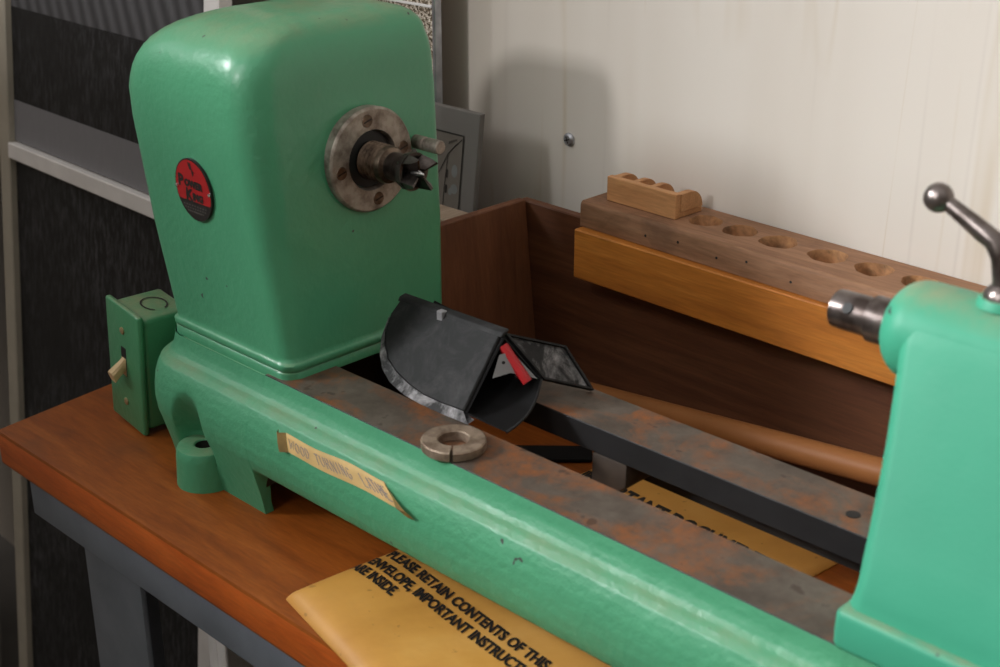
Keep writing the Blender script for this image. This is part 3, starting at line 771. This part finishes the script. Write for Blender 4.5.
# brown cardboard tube lying in the box
mb = MB(); ta, tb = Vector((-.690, .7800, .0205)), Vector((-.0690, .7720, .0885))
tdir = (tb-ta).normalized(); tl_ = (tb-ta).length
mb.lathe([(.01, .0080), (0, .0080), (0, .0095), (.001, .0100), (tl_-.001, .0100), (tl_, .0095), (tl_, .0080), (tl_-.01, .0080)], ta, tdir, 32, 0, True, True)
tag(mb.build('cardboard_tube', M['tube'], None, 35), 'long brown tube lying in the wooden box behind the far rail', 'tube')

# ================================================================== TOOL RACK ON THE BOX
rk = thing('tool_rack', (-.5, .83, .15), 'weathered wooden tool rack with a row of round holes, resting on the box edge', 'tool rack')
RS = -.045
def ry(x, off): return .8110+RS*(x+.70)+off
ZB, ZT = .1503, .1710
hx = [-.6360, -.5990, -.5660, -.5310, -.4885, -.4510, -.4150, -.3770, -.3400, -.3030]
mb = MB()
XA, XB = -.7010, -.22
def RP(x, off, z): return Vector((x, ry(x, off), z))
WID = .0560; HO = .0300; HR = .0138; HN = 32
# top face: strips between holes, each hole cell a fan from hole to cell border
cells = [XA]+[(a+b)/2 for a, b in zip(hx, hx[1:])]+[XB]
cells[0] = XA
for k, h in enumerate(hx):
    x0, x1 = cells[k], cells[k+1]
    rr = HR*(1+.05*math.sin(5*k)); outer = []; hole = []
    for i in range(HN):
        a = 2*PI*(i+.5)/HN; dx, dy = math.cos(a), math.sin(a)
        sx = ((x1-h) if dx > 0 else (h-x0))/abs(dx); sy = ((WID-HO) if dy > 0 else HO)/abs(dy); s_ = min(sx, sy)
        outer.append(RP(h+dx*s_, HO+dy*s_, ZT))
        wob = 1+.05*math.sin(3*a+k)+.03*math.sin(7*a+2*k)
        hole.append((dx*rr*wob, dy*rr*wob))
    o1 = [RP(h+p, HO+q, ZT) for p, q in hole]; o2 = [RP(h+p*.93, HO+q*.93, ZT-.0015) for p, q in hole]; o3 = [RP(h+p*.86, HO+q*.86, ZT-.0105) for p, q in hole]
    mb.loft([outer, o1], False, False, True, 0); mb.loft([o1, o2, o3], False, True, True, 1)
    # corner triangles of the cell
    for cx_, cy_ in ((x0, 0), (x1, 0), (x1, WID), (x0, WID)):
        pts = []
    cor = [RP(x1, WID, ZT), RP(x0, WID, ZT), RP(x0, 0, ZT), RP(x1, 0, ZT)]
    for c in cor:
        near = sorted(range(HN), key=lambda i: (outer[i]-c).length)
        best = None
        for i in range(HN):
            j = (i+1) % HN; p, q = outer[i], outer[j]
            # the edge whose ends lie on two different borders next to this corner
            if (abs(p.x-c.x) < 1e-6) != (abs(q.x-c.x) < 1e-6) and max((p-c).length, (q-c).length) < .04:
                best = (p, c, q) if (best is None or (p-c).length+(q-c).length < sum((m_-c).length for m_ in (best[0], best[2]))) else best
        if best: mb.add(list(best), [(0, 1, 2)], 0)
fr = .0025
mb.loft([[RP(XA, 0, ZT), RP(XB, 0, ZT)], [RP(XA, -fr*.7, ZT-fr*.5), RP(XB, -fr*.7, ZT-fr*.5)], [RP(XA, -fr, ZT-fr*1.4), RP(XB, -fr, ZT-fr*1.4)], [RP(XA, -fr, ZB), RP(XB, -fr, ZB)], [RP(XA, WID, ZB), RP(XB, WID, ZB)], [RP(XA, WID, ZT), RP(XB, WID, ZT)]], False, False, False, 0)
for xx in (XA, XB): mb.add([RP(xx, 0, ZT), RP(xx, -fr*.7, ZT-fr*.5), RP(xx, -fr, ZT-fr*1.4), RP(xx, -fr, ZB), RP(xx, WID, ZB), RP(xx, WID, ZT)], [(0, 1, 2, 3, 4, 5)], 0)
for xx in (-.632, -.60, -.563, -.536, -.497): mb.lathe([(0, .0010), (.0003, .0010)], RP(xx, -fr, (ZB+ZT)/2-.001+.003*math.sin(xx*90)), (0, -1, 0), 10, 2)
o = mb.build('rack_block', [M['rack'], M['holewood'], M['black']], rk, 40, recalc=False); o['label'] = 'weathered block bored with large round holes'
mb = MB()
F0, F1 = -.0125, 0.0135
def FP(x, off, z): return Vector((x, .8125-.030*(x+.70)+off, z))
mb.prism([FP(-.7000, F0, .1088), FP(-.22, F0, .1088), FP(-.22, F1-.004, .1088), FP(-.7000, F1-.004, .1088)], (0, 0, .0410), .001, 1)
o = mb.build('front_board', M['board'], rk, 30); o['label'] = 'orange pine board along the front'

# small scalloped holder standing on the rack
hl = thing('small_wooden_holder', (-.65, .84, ZT), 'small light pine holder with curved dividers standing on the end of the tool rack', 'holder')
hr = math.radians(-2.5)
HM = Matrix.Translation(Vector((-.6870, .8235, ZT+.0002))) @ Matrix.Rotation(hr, 4, 'Z')
mb = MB(); mb.box(0, .0710, 0, .0060, 0, .0200, .0006, 1, 0, HM); mb.build('front_strip', M['pine'], hl, 30)
mb = MB(); mb.box(.001, .0700, .0062, .033, 0, .0045, .0004, 1, 0, HM); mb.build('base', M['pine'], hl, 30)
for x0, th in ((.0005, .0060), (.0205, .0050), (.0385, .0050), (.0650, .0060)):
    pts = [(.0063, .0046), (.0063, .0190)]+[(.0063+.012+.0145*math.sin(PI/2*i/8), .0046+.0145*math.cos(PI/2*i/8)) for i in range(9)]
    mb = MB(); mb.prism([HM @ Vector((x0, y, z)) for y, z in pts], (HM.to_3x3() @ Vector((th, 0, 0))), .0004, 1); mb.build('divider', M['pine'], hl, 30)

# ================================================================== SCREW IN THE WALL
mb = MB(); c = Vector((-.7712, wall_y(-.7712), .196))
mb.lathe([(-.012, .0022), (.0005, .0022), (.0005, .0058), (.0020, .0056), (.0034, .0040), (.0036, .0005)], c, (0, -1, 0), 22)
for a in (20, 110):
    dx, dz = math.cos(math.radians(a))*.0030, math.sin(math.radians(a))*.0030
    mb.ribbon([c+Vector((-dx, -.0037, -dz)), c+Vector((dx, -.0037, dz))], (0, -1, 0), .0010, .0002, 1)
tag(mb.build('wall_screw', [M['silver'], M['black']], None, 30), 'round-headed screw driven into the cream wall', 'screw')

# ================================================================== ITEMS BETWEEN BOX AND WALL
def leaner(x0, x1, ytop, ybot, z1, th):
    """panel standing on the bench and leaning back"""
    return [(x0, ybot, .0005), (x1, ybot, .0005), (x1, ytop, z1), (x0, ytop, z1)], (0, th, 0)
yb_ = .800; yt_ = .8255
MR = -.8305
pts, dv = leaner(MR-.0925, MR, yt_, yb_, .2155, .006)
mp_ = thing('map_board', (-.88, yb_, 0), 'pale grey board printed with a map, leaning on the wall behind the wooden box', 'board')
mb = MB(); mb.prism(pts, dv, .0006, 1); mb.build('backing_board', M['boardgrey'], mp_, 30)
mb = MB()
def mpt(x, z, l=.0004): x = MR-.0025+(x+.864)*.93; z = z*1.046; return Vector((x, lerp(yb_, yt_, z/.2155)-l, z))
mb.add([mpt(-.96, .03), mpt(-.8800, .03), mpt(-.8800, .1855), mpt(-.96, .1855)], [(0, 1, 2, 3)], 0)
nrm = (0, -1, .15)
for p, q in (((-.96, .1855), (-.88, .1855)), ((-.88, .1855), (-.88, .03))): mb.ribbon([mpt(*p), mpt(*q)], nrm, .0012, .0004, 1)
mb.ribbon([mpt(-.9100, .150), mpt(-.8990, .168), mpt(-.8900, .176), mpt(-.8815, .1825)], nrm, .0008, .0004, 1)
mb.ribbon([mpt(-.8990, .168), mpt(-.9010, .140), mpt(-.9015, .105)], nrm, .0007, .0004, 1)
mb.ribbon([mpt(-.9080, .120), mpt(-.8950, .1215), mpt(-.8805, .112)], nrm, .0006, .0004, 1)
for z in (.148, .135): mb.ribbon([mpt(-.8985, z), mpt(-.8985, z+.007)], nrm, .0022, .0005, 1)
for cx_, cz_, rx, rz in ((-.8890, .155, .0040, .0055), (-.8880, .140, .0048, .0042), (-.8930, .137, .0025, .0030)):
    mb.add([mpt(cx_+rx*math.cos(t*PI/8), cz_+rz*math.sin(t*PI/8), .0006) for t in range(16)], [tuple(range(16))], 2)
for k in range(5): mb.ribbon([mpt(-.8985+.0022*k, .1765+.0008*k), mpt(-.8970+.0022*k, .1790+.0008*k)], nrm, .0006, .0006, 1)
mb.build('map_print', [M['maptan'], M['plateblack'], M['mapblue']], mp_, 0, recalc=False)

mb = MB(); bm_ = Matrix.Translation((-.8185, .766, 0))
mb.box(-.030, .0300, -.015, .015, .0005, .1465, .004, 3, 0, bm_)
tag(mb.build('timber_block', M['palewood'], None, 30), 'upright grey-brown block of timber between the map board and the wooden box', 'block of wood')

sp = thing('framed_panel', (-1.0, .835, 0), 'silver-edged panel with a speckled surface leaning behind the headstock', 'framed panel')
x1 = -.9015
mb = MB(); mb.prism([(-1.02, .838, .0005), (x1, .838, .0005), (x1, .838, .42), (-1.02, .838, .42)], (0, .006, 0), .0005, 1); mb.build('picture_panel', M['speckle'], sp, 30)
mb = MB(); mb.box(x1+.0002, x1+.0042, .8365, .8452, .0005, .425, .0008, 1); mb.build('edge_strip', M['silver'], sp, 30)
mb = MB(); mb.box(-1.02, x1, .8362, .8378, .2955, .2978, .0003, 1); mb.build('white_bead', M['whiteframe'], sp, 30)

# ================================================================== SCREENS LEANING AT THE LEFT
def screen_frame(ox, oy, oz, lean, yaw):
    """plane with u to the right, v up the slope, w towards the viewer"""
    u = Vector((math.cos(yaw), math.sin(yaw), 0)); nrm0 = Vector((math.sin(yaw), -math.cos(yaw), 0))
    v = (Vector((0, 0, 1))*math.cos(lean)-nrm0*math.sin(lean)).normalized(); w = u.cross(v); w = w if w.y < 0 else -w
    O = Vector((ox, oy, oz))
    return lambda a, b, c: O+u*a+v*b+w*c
def sbar(F, a0, a1, b0, b1, c0, c1, bev=.0012):
    m_ = MB(); m_.prism([F(a0, b0, c0), F(a1, b0, c0), F(a1, b1, c0), F(a0, b1, c0)], F(0, 0, c1)-F(0, 0, c0), bev, 1); return m_
lean = math.radians(6); yaw = math.radians(-2)
# point (-1.235,.74,.07) lies on the plane of the screen
base_y = .74-(.07+BH)*math.tan(lean)
F = screen_frame(-1.560, base_y+.011, -BH, lean, yaw)
def vz(z): return (z+BH)/math.cos(lean)
scr = thing('screen_door', (-1.34, base_y, -BH), 'insect screen door with an almond frame and a white crossbar, leaning behind the bench', 'screen door')
H = 1.78; Wd = .462
sbar(F, 0, .025, 0, H, -.008, .008).build('frame_stile', M['almond'], scr, 30)
sbar(F, Wd-.025, Wd, 0, H, -.008, .008).build('frame_stile', M['whiteframe'], scr, 30)
sbar(F, .0255, Wd-.0255, 0, .03, -.008, .008).build('frame_rail', M['almond'], scr, 30)
sbar(F, .0255, Wd-.0255, H-.03, H, -.008, .008).build('frame_rail', M['almond'], scr, 30)
sbar(F, .0256, Wd-.0256, vz(.0590), vz(.0775), -.009, .010).build('crossbar', M['whiteframe'], scr, 30)
sbar(F, .0255, Wd-.0255, .0305, vz(.0565), -.002, .0, 0).build('mesh_panel', M['mesh'], scr, 30)
sbar(F, .0255, Wd-.0255, vz(.1270), vz(.2330), -.002, .0, 0).build('mesh_panel', M['mesh'], scr, 30)
sbar(F, .0255, Wd-.0255, vz(.0790), vz(.1268), -.003, .0005, 0).build('pale_band', M['meshband'], scr, 30)
sbar(F, .0255, Wd-.0255, vz(.2332), H-.0305, -.002, .0, 0).build('ribbed_mesh', M['meshrib'], scr, 30)
# second screen further back
G = screen_frame(-2.197, base_y+.075, -BH, lean, yaw)
sc2 = thing('screen_door', (-1.97, base_y+.05, -BH), 'weathered grey screen door at the edge of the photo, behind the almond-framed one', 'screen door')
sbar(G, .4330, .4600, 0, H, -.008, .008).build('frame_stile', M['greyframe'], sc2, 30)
sbar(G, 0, .027, 0, H, -.008, .008).build('frame_stile', M['greyframe'], sc2, 30)
sbar(G, .0275, .4325, H-.03, H, -.008, .008).build('frame_rail', M['greyframe'], sc2, 30)
sbar(G, .0275, .4325, 0, .03, -.008, .008).build('frame_rail', M['greyframe'], sc2, 30)
sbar(G, .0275, .4325, .0305, H-.0305, -.002, 0, 0).build('mesh_panel', M['mesh'], sc2, 30)
# white post under the bench
mb = MB(); mb.box(-.8105, -.7985, .500, .504, -BH, -.0365, .0006, 1); mb.box(-.7985, -.7870, .500, .5025, -BH, -.0365, .0006, 1)
tag(mb.build('metal_post', [M['whiteframe']], None, 30), 'thin white metal post standing under the bench', 'post')

# ================================================================== CAMERA
cam_d = bpy.data.cameras.new('camera'); cam = bpy.data.objects.new('camera', cam_d); col.objects.link(cam)
f = 1400.0
vx = Vector((-1550, -581, f)).normalized(); vy = Vector(((f*f+581**2)/1550, -581, f)).normalized()
X = -vx; Y = vy; Z = X.cross(Y)
if Z.y > 0: Z = -Z
right = Vector((X[0], Y[0], Z[0])); down = Vector((X[1], Y[1], Z[1])); fwd = Vector((X[2], Y[2], Z[2]))
R = Matrix((right, -down, -fwd)).transposed()
cam.matrix_world = Matrix.Translation((0, 0, .5+BH)) @ R.to_4x4()
cam_d.sensor_width = 36; cam_d.lens = f/1000*36; cam_d.clip_start = .02
cam_d.dof.use_dof = True; cam_d.dof.focus_distance = 1.06; cam_d.dof.aperture_fstop = 11
sc.camera = cam

# ================================================================== LIGHT
def area(name, loc, target, size, power, color, sy=None):
    l = bpy.data.lights.new(name, 'AREA'); l.energy = power; l.color = color
    l.shape = 'RECTANGLE'; l.size = size; l.size_y = sy or size
    o = bpy.data.objects.new(name, l); col.objects.link(o); o.location = Vector(loc)+Vector((0, 0, BH))
    d = (Vector(target)-Vector(loc)); o.rotation_euler = d.to_track_quat('-Z', 'Y').to_euler(); return o
T = Vector((-.6, .6, .15))
area('window_daylight', T+Vector((-.10, -3.0, 1.25)), T, .28, 36, (1, .985, .97), .28)
T2 = Vector((-.02, .66, .19))
wl = area('bright_window_daylight', (-1.95, -1.0, 1.36), T2, .50, 3.5, (.98, .99, 1), .45); wl.data.spread = math.radians(32)
sl = area('envelope_fill', (-.45, -1.05, 1.62), (-.45, .66, .03), .40, .33, (.98, .99, 1), .40); sl.data.spread = math.radians(34)  # added fill lamp, brightens the envelope through the rail gap
w = bpy.data.worlds.new('world'); sc.world = w; w.use_nodes = True
nt = w.node_tree; bg = nt.nodes['Background']
tc = nd(nt, 'ShaderNodeTexCoord'); sx_ = nd(nt, 'ShaderNodeSeparateXYZ'); nt.links.new(tc.outputs['Generated'], sx_.inputs[0])
cr = ramp(nt, math_n(nt, 'MULTIPLY_ADD', sx_.outputs[2], .5), [(.0, (.10, .08, .06)), (.46, (.30, .25, .20)), (.62, (.60, .53, .46)), (1.0, (1.75, 1.66, 1.55))])
nt.nodes[[n.name for n in nt.nodes if n.type == 'MATH'][0]].inputs[2].default_value = .5
nt.links.new(cr, bg.inputs[0]); bg.inputs[1].default_value = .46
vs_ = sc.view_settings; vs_.view_transform = 'Standard'; vs_.look = 'None'; vs_.gamma = 1; vs_.use_curve_mapping = False; vs_.exposure = -0.12
